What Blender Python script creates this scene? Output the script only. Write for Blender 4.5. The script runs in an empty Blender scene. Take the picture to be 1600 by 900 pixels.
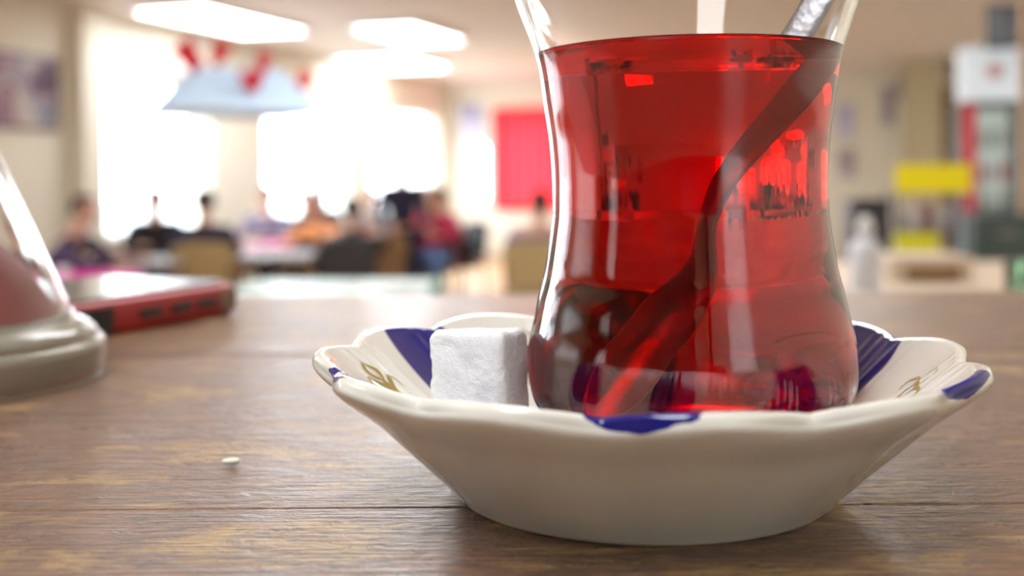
import bpy, bmesh, math, random
from math import sin, cos, pi, radians as R, sqrt, exp, atan2
from mathutils import Vector, Matrix
random.seed(7)
SC = bpy.context.scene
COL = SC.collection
CM = 0.01
ZCAM = 1.41
ZT = ZCAM - 0.055            # counter top height above the floor
F = 1757.0                   # focal length in photo pixels

# ------------------------------------------------------------------ camera
PITCH, ROLL, SHY = 1.0, -0.4, 144.0
cd = bpy.data.cameras.new('camera'); cam = bpy.data.objects.new('camera', cd); COL.objects.link(cam)
cd.sensor_width = 36; cd.sensor_fit = 'HORIZONTAL'; cd.lens = F/1600*36
cd.shift_y = -SHY/1600
cd.clip_start = 0.01; cd.clip_end = 200
CR = Matrix.Rotation(R(90-PITCH), 3, 'X') @ Matrix.Rotation(R(ROLL), 3, 'Z')
cam.matrix_world = Matrix.Translation((0, 0, ZCAM)) @ CR.to_4x4()
cd.dof.use_dof = True; cd.dof.focus_distance = 0.186; cd.dof.aperture_fstop = 12.0
cd.dof.aperture_blades = 0
SC.camera = cam

def ray(px, py):
    d = CR @ Vector(((px-800)/F, (450-(py+SHY))/F, -1))
    return d / d.y
def P(px, py, d):            # world point seen at a photo pixel, d metres ahead
    return Vector((0, 0, ZCAM)) + ray(px, py)*d

# ------------------------------------------------------------------ world / exposure
w = bpy.data.worlds.new('world'); SC.world = w; w.use_nodes = True
bg = w.node_tree.nodes['Background']; bg.inputs[0].default_value = (0.82, 0.91, 1.0, 1); bg.inputs[1].default_value = 9.5
SC.view_settings.view_transform = 'Standard'; SC.view_settings.look = 'None'
SC.view_settings.exposure = 0.35; SC.view_settings.gamma = 1.0
SC.cycles.max_bounces = 14; SC.cycles.transmission_bounces = 12; SC.cycles.glossy_bounces = 6
SC.cycles.diffuse_bounces = 4; SC.cycles.transparent_max_bounces = 16
SC.cycles.blur_glossy = 0.5; SC.cycles.sample_clamp_indirect = 6.0
PANEL = 10.0                  # strength of the ceiling lamps, seen and added

TH = R(18.8)                 # the room stands turned against the counter
def RM(u, v, z=0.0): return Vector((u*cos(TH)+v*sin(TH), -u*sin(TH)+v*cos(TH), z))
UL, UR, VF, VB, HC = -7.13, 1.30, 17.6, -2.6, 3.01
def left_v(px):
    x = (px-800)/F; t = -UL/(sin(TH)-cos(TH)*x); return t*(x*sin(TH)+cos(TH))
WIN_L = [(-1.8, 0.9, .84, 2.44), (2.3, 5.4, .84, 2.44), (8.77, 10.66, .84, 2.44), (11.8, 14.0, .84, 2.44), (14.6, 17.25, .84, 2.44)]  # first two are unseen, added to light the counter side
WIN_F = [(-6.92, -6.42, .93, 1.98), (-6.2, -4.5, .93, 2.45)]
ADD_WIN_B = [(-4.4, -3.4, .8, 2.4)]  # unseen window added behind the counter for front light
ADD_WIN_R = [(-1.5, -0.7, 1.0, 2.3)]  # unseen window added beside the counter to light the saucer front
def portal(name, a, b, z0, z1, nrm):
    l = bpy.data.lights.new(name, 'AREA'); l.shape = 'RECTANGLE'; l.cycles.is_portal = True
    l.size = (b-a).length; l.size_y = z1-z0
    o = bpy.data.objects.new(name, l); COL.objects.link(o)
    c = (a+b)/2; zax = -nrm; yax = Vector((0, 0, 1)); xax = yax.cross(zax)
    o.matrix_world = Matrix(((xax.x, yax.x, zax.x, c.x), (xax.y, yax.y, zax.y, c.y), (xax.z, yax.z, zax.z, (z0+z1)/2), (0, 0, 0, 1)))
EX = RM(1, 0); EY = RM(0, 1)
for a, b, z0, z1 in WIN_L: portal('window_portal', RM(UL-.16, a), RM(UL-.16, b), z0, z1, EX)
for a, b, z0, z1 in WIN_F: portal('window_portal', RM(a, VF+.16), RM(b, VF+.16), z0, z1, -EY)
for a, b, z0, z1 in ADD_WIN_B: portal('window_portal', RM(a, VB-.16), RM(b, VB-.16), z0, z1, EY)
for a, b, z0, z1 in ADD_WIN_R: portal('window_portal', RM(UR+.16, a), RM(UR+.16, b), z0, z1, -EX)

# ------------------------------------------------------------------ materials
def nt(m): return m.node_tree.nodes, m.node_tree.links
def mat(name, col, rough=.6, metal=0., var=.06, scale=8., bump=0., **kw):
    m = bpy.data.materials.new(name); m.use_nodes = True; N, L = nt(m); b = N['Principled BSDF']
    tc = N.new('ShaderNodeTexCoord'); nz = N.new('ShaderNodeTexNoise'); nz.inputs['Scale'].default_value = scale
    L.new(tc.outputs['Object'], nz.inputs['Vector'])
    mx = N.new('ShaderNodeMix'); mx.data_type = 'RGBA'
    mx.inputs[6].default_value = tuple(max(0, c*(1-var)) for c in col)+(1,)
    mx.inputs[7].default_value = tuple(min(1, c*(1+var)) for c in col)+(1,)
    L.new(nz.outputs['Fac'], mx.inputs[0]); L.new(mx.outputs[2], b.inputs['Base Color'])
    b.inputs['Roughness'].default_value = rough; b.inputs['Metallic'].default_value = metal
    for k, v in kw.items(): b.inputs[k.replace('_', ' ')].default_value = v
    if bump:
        bp = N.new('ShaderNodeBump'); bp.inputs['Strength'].default_value = bump; bp.inputs['Distance'].default_value = .002
        L.new(nz.outputs['Fac'], bp.inputs['Height']); L.new(bp.outputs[0], b.inputs['Normal'])
    return m
def emis(name, col, s):
    m = bpy.data.materials.new(name); m.use_nodes = True; N, L = nt(m); b = N['Principled BSDF']
    b.inputs['Base Color'].default_value = (.55, .6, .62, 1)
    b.inputs['Emission Color'].default_value = col+(1,); b.inputs['Emission Strength'].default_value = s
    return m
M = {}
M['wall'] = mat('wall_paint', (.82, .78, .67), .85, var=.04, scale=1.5)
M['ceil'] = mat('ceiling_paint', (.78, .70, .64), .9, var=.03, scale=1.)
M['pillar'] = mat('olive_cream_paint', (.60, .53, .36), .8, var=.04, scale=2.)
M['floor'] = mat('tan_floor', (.62, .42, .22), .45, var=.12, scale=1.2)
M['brown'] = mat('brown_wood', (.30, .17, .08), .5, var=.2, scale=6.)
M['tanwood'] = mat('tan_wood', (.58, .40, .26), .5, var=.12, scale=6.)
M['beige'] = mat('beige_laminate', (.62, .50, .38), .5, var=.06, scale=4.)
M['white'] = mat('white_plastic', (.85, .85, .86), .4, var=.03)
M['whitemetal'] = mat('white_window_metal', (.82, .82, .78), .4, var=.03)
M['black'] = mat('black_plastic', (.015, .015, .018), .45, var=.2)
M['darkmetal'] = mat('dark_metal', (.06, .06, .07), .4, metal=.6)
M['tan'] = mat('tan_upholstery', (.42, .31, .15), .75, var=.08)
M['maroon'] = mat('maroon_upholstery', (.18, .03, .03), .7)
M['darkuph'] = mat('black_upholstery', (.03, .03, .035), .6)
M['magenta'] = mat('magenta_cloth', (.85, .02, .38), .8, var=.05)
M['pink'] = mat('pink_cloth', (.85, .35, .55), .8, var=.05)
M['greycloth'] = mat('pale_grey_cloth', (.62, .64, .68), .8, var=.05)
M['tealbaize'] = mat('teal_trim', (.02, .28, .22), .6)
M['paletop'] = mat('pale_green_tabletop', (.42, .52, .48), .35, var=.12, scale=5.)
M['paper'] = mat('white_paper', (.92, .92, .92), .7, var=.02)
M['yellow'] = mat('yellow_card', (.95, .85, .0), .5, var=.04)
M['yelgreen'] = mat('yellow_green_card', (.72, .74, .02), .5, var=.04)
M['teal'] = mat('dark_teal_metal', (.05, .085, .09), .4, var=.2)
M['redp'] = mat('red_panel', (.70, .03, .07), .4)
M['skin'] = mat('skin', (.62, .34, .24), .55, var=.08)
M['hair'] = mat('dark_hair', (.02, .015, .012), .6)
M['eye'] = mat('eye', (.05, .04, .04), .2)
M['grhair'] = mat('grey_hair', (.35, .34, .34), .6)
M['gilt'] = mat('gilt_print', (.45, .33, .10), .3, metal=.3, var=.1)
M['shade'] = mat('pale_blue_shade', (.52, .70, .92), .7, var=.05)
M['redcloth'] = mat('red_cloth', (.60, .015, .04), .7)
def cloth(name, c): M[name] = mat(name, c, .8, var=.15, scale=14.)
for n, c in dict(navy=(.018, .02, .06), blk=(.012, .011, .018), purple=(.06, .035, .09), mauve=(.16, .14, .22), orange=(.80, .32, .10), grey=(.38, .42, .44),
                 crimson=(.42, .015, .07), denim=(.08, .15, .32), blue=(.03, .06, .22), charcoal=(.03, .028, .03)).items(): cloth(n, c)

def glassmat(name, ior=1.5, col=(1, 1, 1), rough=0.):
    m = bpy.data.materials.new(name); m.use_nodes = True; N, L = nt(m); N.remove(N['Principled BSDF'])
    g = N.new('ShaderNodeBsdfGlass'); g.inputs['IOR'].default_value = ior; g.inputs['Roughness'].default_value = rough
    g.inputs['Color'].default_value = col+(1,); L.new(g.outputs[0], N['Material Output'].inputs[0]); return m
M['glass'] = glassmat('clear_glass', 1.5)
def panemat():
    m = bpy.data.materials.new('window_glass'); m.use_nodes = True; N, L = nt(m); N.remove(N['Principled BSDF'])
    t = N.new('ShaderNodeBsdfTransparent'); g = N.new('ShaderNodeBsdfGlossy'); g.inputs['Roughness'].default_value = .02
    mx = N.new('ShaderNodeMixShader'); mx.inputs[0].default_value = .05
    L.new(t.outputs[0], mx.inputs[1]); L.new(g.outputs[0], mx.inputs[2]); L.new(mx.outputs[0], N['Material Output'].inputs[0])
    return m
M['pane'] = panemat()
def teamat():
    m = glassmat('black_tea', 1.33); N, L = nt(m)
    v = N.new('ShaderNodeVolumeAbsorption'); v.inputs['Color'].default_value = (.950, .12, .05, 1); v.inputs['Density'].default_value = 230
    L.new(v.outputs[0], N['Material Output'].inputs['Volume']); return m
M['tea'] = teamat()
def curtainmat():
    m = mat('red_curtain', (.86, .035, .055), .8, var=.05); N, L = nt(m); b = N['Principled BSDF']
    t = N.new('ShaderNodeBsdfTranslucent'); t.inputs[0].default_value = (.9, .05, .07, 1); mx = N.new('ShaderNodeMixShader'); mx.inputs[0].default_value = .35
    L.new(b.outputs[0], mx.inputs[1]); L.new(t.outputs[0], mx.inputs[2]); L.new(mx.outputs[0], N['Material Output'].inputs[0]); return m
M['curtain'] = curtainmat()

def woodmat():
    m = bpy.data.materials.new('worn_varnished_wood'); m.use_nodes = True; N, L = nt(m); b = N['Principled BSDF']
    geo = N.new('ShaderNodeNewGeometry'); oi = N.new('ShaderNodeObjectInfo')
    off = N.new('ShaderNodeCombineXYZ'); mul = N.new('ShaderNodeMath'); mul.operation = 'MULTIPLY'; mul.inputs[1].default_value = 3.7
    L.new(oi.outputs['Random'], mul.inputs[0]); L.new(mul.outputs[0], off.inputs[0])
    add = N.new('ShaderNodeVectorMath'); add.operation = 'ADD'; L.new(geo.outputs['Position'], add.inputs[0]); L.new(off.outputs[0], add.inputs[1])
    def noise(sx, sy, sc, det=6, rough=.6, dist=0., sz=1.):
        mp = N.new('ShaderNodeMapping'); mp.inputs['Scale'].default_value = (sx, sy, sz); L.new(add.outputs[0], mp.inputs[0])
        n = N.new('ShaderNodeTexNoise'); n.inputs['Scale'].default_value = sc; n.inputs['Detail'].default_value = det
        n.inputs['Roughness'].default_value = rough; n.inputs['Distortion'].default_value = dist; L.new(mp.outputs[0], n.inputs['Vector']); return n.outputs['Fac']
    def ramp(src, stops):
        r = N.new('ShaderNodeValToRGB'); e = r.color_ramp.elements
        e[0].position, e[0].color = stops[0][0], stops[0][1]+(1,); e[1].position, e[1].color = stops[-1][0], stops[-1][1]+(1,)
        for p, c in stops[1:-1]: x = e.new(p); x.color = c+(1,)
        L.new(src, r.inputs[0]); return r.outputs[0]
    def mixc(f, a, c2, mode='MIX'):
        x = N.new('ShaderNodeMix'); x.data_type = 'RGBA'; x.blend_type = mode
        (L.new(f, x.inputs[0]) if not isinstance(f, float) else setattr(x.inputs[0], 'default_value', f))
        (L.new(a, x.inputs[6]) if not isinstance(a, tuple) else setattr(x.inputs[6], 'default_value', a+(1,)))
        (L.new(c2, x.inputs[7]) if not isinstance(c2, tuple) else setattr(x.inputs[7], 'default_value', c2+(1,)))
        return x.outputs[2]
    grain = noise(1, 11, 16, 5, .55, .6)              # broad bands along the boards
    fine = noise(1, 9, 110, 6, .7, .3)
    patch = noise(1, 2.6, 26, 7, .68, .5)               # where the varnish is worn away
    pits = noise(1, 3.2, 210, 3, .6)
    base = ramp(grain, [(.30, (.10, .040, .015)), (.44, (.27, .120, .045)), (.55, (.17, .068, .025)), (.68, (.36, .175, .065))])
    f2 = ramp(fine, [(.33, (.35, .32, .30)), (.62, (1.3, 1.25, 1.2))])
    c = mixc(1.0, base, f2, 'MULTIPLY')
    worn = ramp(patch, [(.52, (0, 0, 0)), (.60, (1, 1, 1))])
    wornc = ramp(fine, [(.35, (.22, .12, .04)), (.5, (.52, .31, .09)), (.65, (.72, .50, .20))])
    wm = N.new('ShaderNodeMath'); wm.operation = 'MULTIPLY'; L.new(worn, wm.inputs[0]); wm.inputs[1].default_value = .85
    c = mixc(wm.outputs[0], c, wornc)
    pit = ramp(pits, [(.33, (.18, .14, .12)), (.41, (1, 1, 1))])
    c = mixc(1.0, c, pit, 'MULTIPLY')
    L.new(c, b.inputs['Base Color'])
    mr = N.new('ShaderNodeMapRange'); mr.inputs[3].default_value = .26; mr.inputs[4].default_value = .55; L.new(patch, mr.inputs[0]); mr.inputs[1].default_value = .35; mr.inputs[2].default_value = .65
    L.new(mr.outputs[0], b.inputs['Roughness'])
    rel = noise(1, 1.5, 170, 6, .62, 1.2)
    rel2 = noise(1, 16, 45, 4, .6)
    s = N.new('ShaderNodeMath'); s.operation = 'ADD'; L.new(rel, s.inputs[0]); L.new(rel2, s.inputs[1])
    s2 = N.new('ShaderNodeMath'); s2.operation = 'MULTIPLY_ADD'; L.new(patch, s2.inputs[0]); s2.inputs[1].default_value = -1.2; L.new(s.outputs[0], s2.inputs[2])
    bp = N.new('ShaderNodeBump'); bp.inputs['Strength'].default_value = 1.; bp.inputs['Distance'].default_value = .0024
    L.new(s2.outputs[0], bp.inputs['Height']); L.new(bp.outputs[0], b.inputs['Normal'])
    b2 = N.new('ShaderNodeBump'); b2.inputs['Strength'].default_value = .5; b2.inputs['Distance'].default_value = .0007
    L.new(s2.outputs[0], b2.inputs['Height']); L.new(b2.outputs[0], b.inputs['Coat Normal'])
    b.inputs['Specular IOR Level'].default_value = .8; b.inputs['Coat Weight'].default_value = .7; b.inputs['Coat Roughness'].default_value = .30
    return m
M['wood'] = woodmat()

def porcelain():
    m = bpy.data.materials.new('painted_porcelain'); m.use_nodes = True; N, L = nt(m); b = N['Principled BSDF']
    at = N.new('ShaderNodeAttribute'); at.attribute_name = 'blue_sd'
    geo = N.new('ShaderNodeNewGeometry'); nz = N.new('ShaderNodeTexNoise'); nz.inputs['Scale'].default_value = 420; nz.inputs['Detail'].default_value = 2
    L.new(geo.outputs['Position'], nz.inputs['Vector'])
    # attribute: x = signed distance to the blue panel (cm), y = how worn the print is (on the lip)
    sp = N.new('ShaderNodeSeparateXYZ'); L.new(at.outputs['Vector'], sp.inputs[0])
    n0 = N.new('ShaderNodeMath'); n0.operation = 'SUBTRACT'; L.new(nz.outputs['Fac'], n0.inputs[0]); n0.inputs[1].default_value = .46
    n1 = N.new('ShaderNodeMath'); n1.operation = 'MULTIPLY'; L.new(n0.outputs[0], n1.inputs[0]); L.new(sp.outputs['Y'], n1.inputs[1])
    n2 = N.new('ShaderNodeMath'); n2.operation = 'ADD'; L.new(sp.outputs['X'], n2.inputs[0]); L.new(n1.outputs[0], n2.inputs[1])
    mr = N.new('ShaderNodeMapRange'); mr.inputs[1].default_value = .012; mr.inputs[2].default_value = -.012; L.new(n2.outputs[0], mr.inputs[0])
    mx = N.new('ShaderNodeMix'); mx.data_type = 'RGBA'; mx.inputs[6].default_value = (.87, .86, .79, 1); mx.inputs[7].default_value = (.010, .012, .20, 1)
    L.new(mr.outputs[0], mx.inputs[0]); L.new(mx.outputs[2], b.inputs['Base Color'])
    b.inputs['Roughness'].default_value = .13; b.inputs['Coat Weight'].default_value = .6; b.inputs['Coat Roughness'].default_value = .04
    return m
M['porcelain'] = porcelain()

def sugarmat():
    m = mat('pressed_sugar', (.95, .97, 1.), .5, var=.02); N, L = nt(m); b = N['Principled BSDF']
    b.inputs['Subsurface Weight'].default_value = .35; b.inputs['Subsurface Radius'].default_value = (.004, .004, .004); b.inputs['Subsurface Scale'].default_value = 1.
    tc = N.new('ShaderNodeTexCoord'); v = N.new('ShaderNodeTexVoronoi'); v.inputs['Scale'].default_value = 2600; L.new(tc.outputs['Object'], v.inputs['Vector'])
    v2 = N.new('ShaderNodeTexNoise'); v2.inputs['Scale'].default_value = 1500; L.new(tc.outputs['Object'], v2.inputs['Vector'])
    s = N.new('ShaderNodeMath'); s.operation = 'ADD'; L.new(v.outputs['Distance'], s.inputs[0]); L.new(v2.outputs['Fac'], s.inputs[1])
    bp = N.new('ShaderNodeBump'); bp.inputs['Strength'].default_value = .55; bp.inputs['Distance'].default_value = .00014; L.new(s.outputs[0], bp.inputs['Height']); L.new(bp.outputs[0], b.inputs['Normal'])
    r = N.new('ShaderNodeMapRange'); r.inputs[3].default_value = .12; r.inputs[4].default_value = .7; L.new(v.outputs['Color'], r.inputs[0]); L.new(r.outputs[0], b.inputs['Roughness'])
    return m
M['sugar'] = sugarmat()
M['steel'] = mat('worn_steel', (.30, .29, .31), .38, metal=1., var=.08, scale=300., bump=.15)
def photomat(name, cols, scale=6.):
    m = mat(name, (.5, .5, .5), .4); N, L = nt(m); b = N['Principled BSDF']
    tc = N.new('ShaderNodeTexCoord'); v = N.new('ShaderNodeTexVoronoi'); v.inputs['Scale'].default_value = scale; v.feature = 'SMOOTH_F1'; L.new(tc.outputs['Object'], v.inputs['Vector'])
    sp = N.new('ShaderNodeSeparateColor'); L.new(v.outputs['Color'], sp.inputs[0])
    r = N.new('ShaderNodeValToRGB'); e = r.color_ramp.elements; n = len(cols)
    e[0].position = .15; e[0].color = cols[0]+(1,); e[1].position = .9; e[1].color = cols[-1]+(1,)
    for i, c in enumerate(cols[1:-1]): x = e.new(.15+.75*(i+1)/(n-1)); x.color = c+(1,)
    L.new(sp.outputs[0], r.inputs[0]); L.new(r.outputs[0], b.inputs['Base Color']); return m

# ------------------------------------------------------------------ object helpers
def obj(name, bm, m, parent=None, smooth=False, loc=None, rotz=0.):
    if isinstance(bm, bmesh.types.BMesh):
        me = bpy.data.meshes.new(name); bm.to_mesh(me); bm.free()
    else: me = bm
    for x in (m if isinstance(m, (list, tuple)) else [m]):
        if x is not None: me.materials.append(M[x] if isinstance(x, str) else x)
    if smooth:
        for p in me.polygons: p.use_smooth = True
    o = bpy.data.objects.new(name, me); COL.objects.link(o)
    if parent: o.parent = parent
    if loc is not None: o.location = loc
    if rotz: o.rotation_euler = (0, 0, rotz)
    return o
def tag(o, label=None, cat=None, group=None, kind=None):
    for k, v in (('label', label), ('category', cat), ('group', group), ('kind', kind)):
        if v: o[k] = v
    return o
def thing(name, label, cat, loc=(0, 0, 0), rotz=0., group=None):
    o = bpy.data.objects.new(name, None); COL.objects.link(o); o.location = loc; o.rotation_euler = (0, 0, rotz)
    o.empty_display_size = .05
    return tag(o, label, cat, group)
def copy_tree(o, parent=None):
    c = o.copy(); COL.objects.link(c)
    if parent: c.parent = parent
    for ch in list(o.children): copy_tree(ch, c)
    return c
def bx(bm, x0, x1, y0, y1, z0, z1, mtx=None, bev=0.):
    vs = [bm.verts.new((x, y, z)) for x in (x0, x1) for y in (y0, y1) for z in (z0, z1)]
    fs = [bm.faces.new([vs[i] for i in q]) for q in ((0, 1, 3, 2), (4, 6, 7, 5), (0, 4, 5, 1), (2, 3, 7, 6), (0, 2, 6, 4), (1, 5, 7, 3))]
    if bev:
        es = list({e for f in fs for e in f.edges})
        r = bmesh.ops.bevel(bm, geom=es, offset=bev, segments=2, affect='EDGES', profile=.5)
        vs = list({v for f in r['faces'] for v in f.verts} | {v for v in vs if v.is_valid})
    if mtx is not None:
        for v in vs: v.co = mtx @ v.co
    return bm
def box(*a, **k): return bx(bmesh.new(), *a, **k)
def lathe(prof, n=48, bm=None, closed=False, mtx=None):
    bm = bm or bmesh.new(); rings = []
    for r, z in prof:
        if r < 1e-7: rings.append([bm.verts.new((0, 0, z))])
        else: rings.append([bm.verts.new((r*cos(2*pi*i/n), r*sin(2*pi*i/n), z)) for i in range(n)])
    pairs = list(zip(rings[:-1], rings[1:])) + ([(rings[-1], rings[0])] if closed else [])
    for a, b in pairs:
        for i in range(n):
            j = (i+1) % n
            if len(a) == 1 and len(b) == 1: continue
            if len(a) == 1: bm.faces.new((a[0], b[j], b[i]))
            elif len(b) == 1: bm.faces.new((a[i], a[j], b[0]))
            else: bm.faces.new((a[i], a[j], b[j], b[i]))
    if mtx is not None:
        for rg in rings:
            for v in rg: v.co = mtx @ v.co
    return bm
def smooth_prof(pts, k=8):       # Catmull-Rom through (r, z) points
    out = []
    for i in range(len(pts)-1):
        p0 = pts[max(i-1, 0)]; p1 = pts[i]; p2 = pts[i+1]; p3 = pts[min(i+2, len(pts)-1)]
        for j in range(k):
            t = j/k
            out.append(tuple(.5*((2*p1[a])+(-p0[a]+p2[a])*t+(2*p0[a]-5*p1[a]+4*p2[a]-p3[a])*t*t+(-p0[a]+3*p1[a]-3*p2[a]+p3[a])*t**3) for a in range(len(p1))))
    out.append(tuple(pts[-1])); return out
def tube(pts, r, n=8, bm=None):
    bm = bm or bmesh.new(); pts = [Vector(p) for p in pts]; rings = []
    for i, p in enumerate(pts):
        d = (pts[min(i+1, len(pts)-1)]-pts[max(i-1, 0)]).normalized()
        a = d.cross(Vector((0, 0, 1)) if abs(d.z) < .9 else Vector((1, 0, 0))).normalized(); b = d.cross(a)
        rr = r[i] if isinstance(r, (list, tuple)) else r
        rings.append([bm.verts.new(p+a*rr*cos(2*pi*k/n)+b*rr*sin(2*pi*k/n)) for k in range(n)])
    for A, B in zip(rings[:-1], rings[1:]):
        for k in range(n): bm.faces.new((A[k], A[(k+1) % n], B[(k+1) % n], B[k]))
    bm.faces.new(rings[0][::-1]); bm.faces.new(rings[-1]); return bm
ROOMM = Matrix.Rotation(-TH, 4, 'Z')
ROTZ = -TH

# ------------------------------------------------------------------ room shell (room axes: u along far wall, v along side wall)
def wall(name, u0, u1, v0, v1, openings, along):
    bm = bmesh.new()
    ops = sorted(openings); s0, s1 = (v0, v1) if along == 'v' else (u0, u1)
    def seg(a, b, z0, z1):
        if along == 'v': bx(bm, u0, u1, a, b, z0, z1, ROOMM)
        else: bx(bm, a, b, v0, v1, z0, z1, ROOMM)
    c = s0
    for a, b, z0, z1 in ops:
        seg(c, a, 0, HC); seg(a, b, 0, z0); seg(a, b, z1, HC); c = b
    seg(c, s1, 0, HC)
    o = obj(name, bm, 'wall'); o['kind'] = 'structure'; return o
T = .3
M['darkwood'] = mat('dark_wood_panelling', (.07, .04, .025), .55, var=.2, scale=3.)
wall('wall_left', UL-T, UL, VB-T, VF+T, WIN_L, 'v')
wall('wall_right', UR, UR+T, VB-T, VF+T, ADD_WIN_R, 'v')
DOOR = (.62, 1.18, 0, 2.62)
wall('wall_far', UL, UR, VF, VF+T, WIN_F, 'u')
wb_ = wall('wall_back', UL, UR, VB-T, VB, ADD_WIN_B, 'u')
wb_.data.materials[0] = M['darkwood']
o = obj('floor', box(UL-T, UR+T, VB-T, VF+T, -.1, 0, ROOMM), 'floor'); o['kind'] = 'structure'
o = obj('ceiling', box(UL-T, UR+T, VB-T, VF+T, HC, HC+.15, ROOMM), 'ceil'); o['kind'] = 'structure'
o = obj('ground', box(-60, 60, -60, 70, -.35, -.15), mat('pale_paving', (.5, .49, .47), .9)); o['kind'] = 'structure'
# pillar and beam
for nm, dims, mt in (('pillar_1', (.10, .62, 16.7, 17.2, 0, HC), 'pillar'), ('beam_1', (UL, UR, 17.25, 17.6, 2.86, HC), 'ceil'),
                     ('trim_1', (UL, UL+.02, 7.0, 8.75, 0, .12), 'beige'), ('baseboard_far', (UL, UR, 17.575, 17.6, 0, .14), 'beige')):
    o = obj(nm, box(*dims, ROOMM), mt); o['kind'] = 'structure'
o = obj('pillar_2', box(UL, UL+.16, 8.42, 8.72, 0, HC, ROOMM), 'wall'); o['kind'] = 'structure'
# windows
def window(i, a, b, z0, z1, side):
    def B(bm, s0, s1, za, zb, d0, d1):      # d = depth inside the wall opening
        if side == 'L': bx(bm, UL-d1, UL-d0, s0, s1, za, zb, ROOMM)
        elif side == 'R': bx(bm, UR+d0, UR+d1, s0, s1, za, zb, ROOMM)
        elif side == 'F': bx(bm, s0, s1, VF+d0, VF+d1, za, zb, ROOMM)
        else: bx(bm, s0, s1, VB-d1, VB-d0, za, zb, ROOMM)
        return bm
    e = bpy.data.objects.new('window_%d' % i, None); COL.objects.link(e); e['kind'] = 'structure'
    f = .05; bm = bmesh.new()
    B(bm, a, a+f, z0, z1, .1, .16); B(bm, b-f, b, z0, z1, .1, .16); B(bm, a+f, b-f, z0, z0+f, .1, .16); B(bm, a+f, b-f, z1-f, z1, .1, .16)
    obj('window_frame', bm, 'whitemetal', e)
    n = max(1, round((b-a)/1.1))
    for k in range(1, n):
        x = a+(b-a)*k/n; obj('mullion', B(bmesh.new(), x-.025, x+.025, z0+f, z1-f, .1, .16), 'whitemetal', e)
    for k in range(n):
        xa = a+(b-a)*k/n+(f if k == 0 else .025); xb = a+(b-a)*(k+1)/n-(f if k == n-1 else .025)
        obj('window_pane', B(bmesh.new(), xa, xb, z0+f, z1-f, .125, .131), 'pane', e)
    obj('window_sill', B(bmesh.new(), a, b, z0-.0, z0+.02, -.05, .1), 'whitemetal', e)
k = 1
for s, ws in (('L', WIN_L), ('F', WIN_F), ('B', ADD_WIN_B), ('R', ADD_WIN_R)):
    for wv in ws: window(k, *wv, s); k += 1
def blindmat():
    m = mat('pale_blind_cloth', (.8, .8, .76), .8, var=.03); N, L = nt(m); b = N['Principled BSDF']
    t = N.new('ShaderNodeBsdfTranslucent'); t.inputs[0].default_value = (.8, .8, .78, 1); mx = N.new('ShaderNodeMixShader'); mx.inputs[0].default_value = .62
    L.new(b.outputs[0], mx.inputs[1]); L.new(t.outputs[0], mx.inputs[2]); L.new(mx.outputs[0], N['Material Output'].inputs[0]); return m
M['blind'] = blindmat()
for dims, lb in (((-4.45, -3.35, VB+.02, VB+.024, .75, 2.46), 'added pale blind dimming the unseen window behind the counter'),
                 ((UR-.024, UR-.02, -1.55, -.65, .95, 2.36), 'added pale blind dimming the unseen window beside the counter'),
                 ((UL+.06, UL+.064, -1.85, .95, .78, 2.50), 'wide added pale blind dimming the unseen window on the left wall')):
    o = obj('dimming_blind', box(*dims, ROOMM), 'blind'); tag(o, lb, 'blind')  # unseen blinds, added to soften window reflections in the tea glass
# brown door on the far wall
dr = bpy.data.objects.new('door_1', None); COL.objects.link(dr); dr['kind'] = 'structure'
obj('door_frame', bx(bx(box(.66, .74, 17.5, 17.6, 0, 2.66, ROOMM), 1.12, 1.2, 17.5, 17.6, 0, 2.66, ROOMM), .74, 1.12, 17.5, 17.6, 2.56, 2.66, ROOMM), 'brown', dr)
obj('door_panel', box(.74, 1.12, 17.54, 17.59, 0, 2.56, ROOMM), 'tanwood', dr)
obj('door_handle', box(.78, .81, 17.49, 17.54, 1.0, 1.12, ROOMM), 'darkmetal', dr)

# ceiling lamps: the first is real, the rest are added glow panels
M['lamp'] = emis('lamp_diffuser', (.96, .98, 1.), PANEL)
def lamp(u, v, su, sv, label):
    t = thing('ceiling_light', label, 'ceiling light', RM(u, v, HC), ROTZ)
    bm = bmesh.new(); a, b = su/2, sv/2
    for q in ((-a-.03, -a, -b-.03, b+.03), (a, a+.03, -b-.03, b+.03), (-a, a, -b-.03, -b), (-a, a, b, b+.03)): bx(bm, *q, -.06, -.001)
    obj('lamp_frame', bm, 'white', t)
    obj('diffuser', box(-a, a, -b, b, -.045, -.02), 'lamp', t)
lamp(-5.0, 11.3, .7, 1.5, 'bright rectangular ceiling panel, alone in the middle of the ceiling')
lamp(-6.5, 14.1, 1.0, 1.7, 'added glow panel standing in for window glare on the ceiling near the far wall')  # glowing panel in place of window glare on the ceiling
lamp(-6.3, 9.7, .8, 1.9, 'added glow panel standing in for the sunlit ceiling above the hanging lampshade')  # glowing panel in place of a sunlit stretch of ceiling
for (u, v) in ((-2.6, 6.0), (-.4, 7.0), (-5.0, 3.6), (-.6, 2.4), (-3.4, -.6), (-.35, -.75)):
    lamp(u, v, .6, 1.5, 'unseen ceiling panel added to light the room and the counter side');  # unseen panels added to brighten the room and saucer
for o in [o for o in COL.objects if o.name.startswith('ceiling_light')][3:]: o['group'] = 'added unseen ceiling panels'

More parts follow.
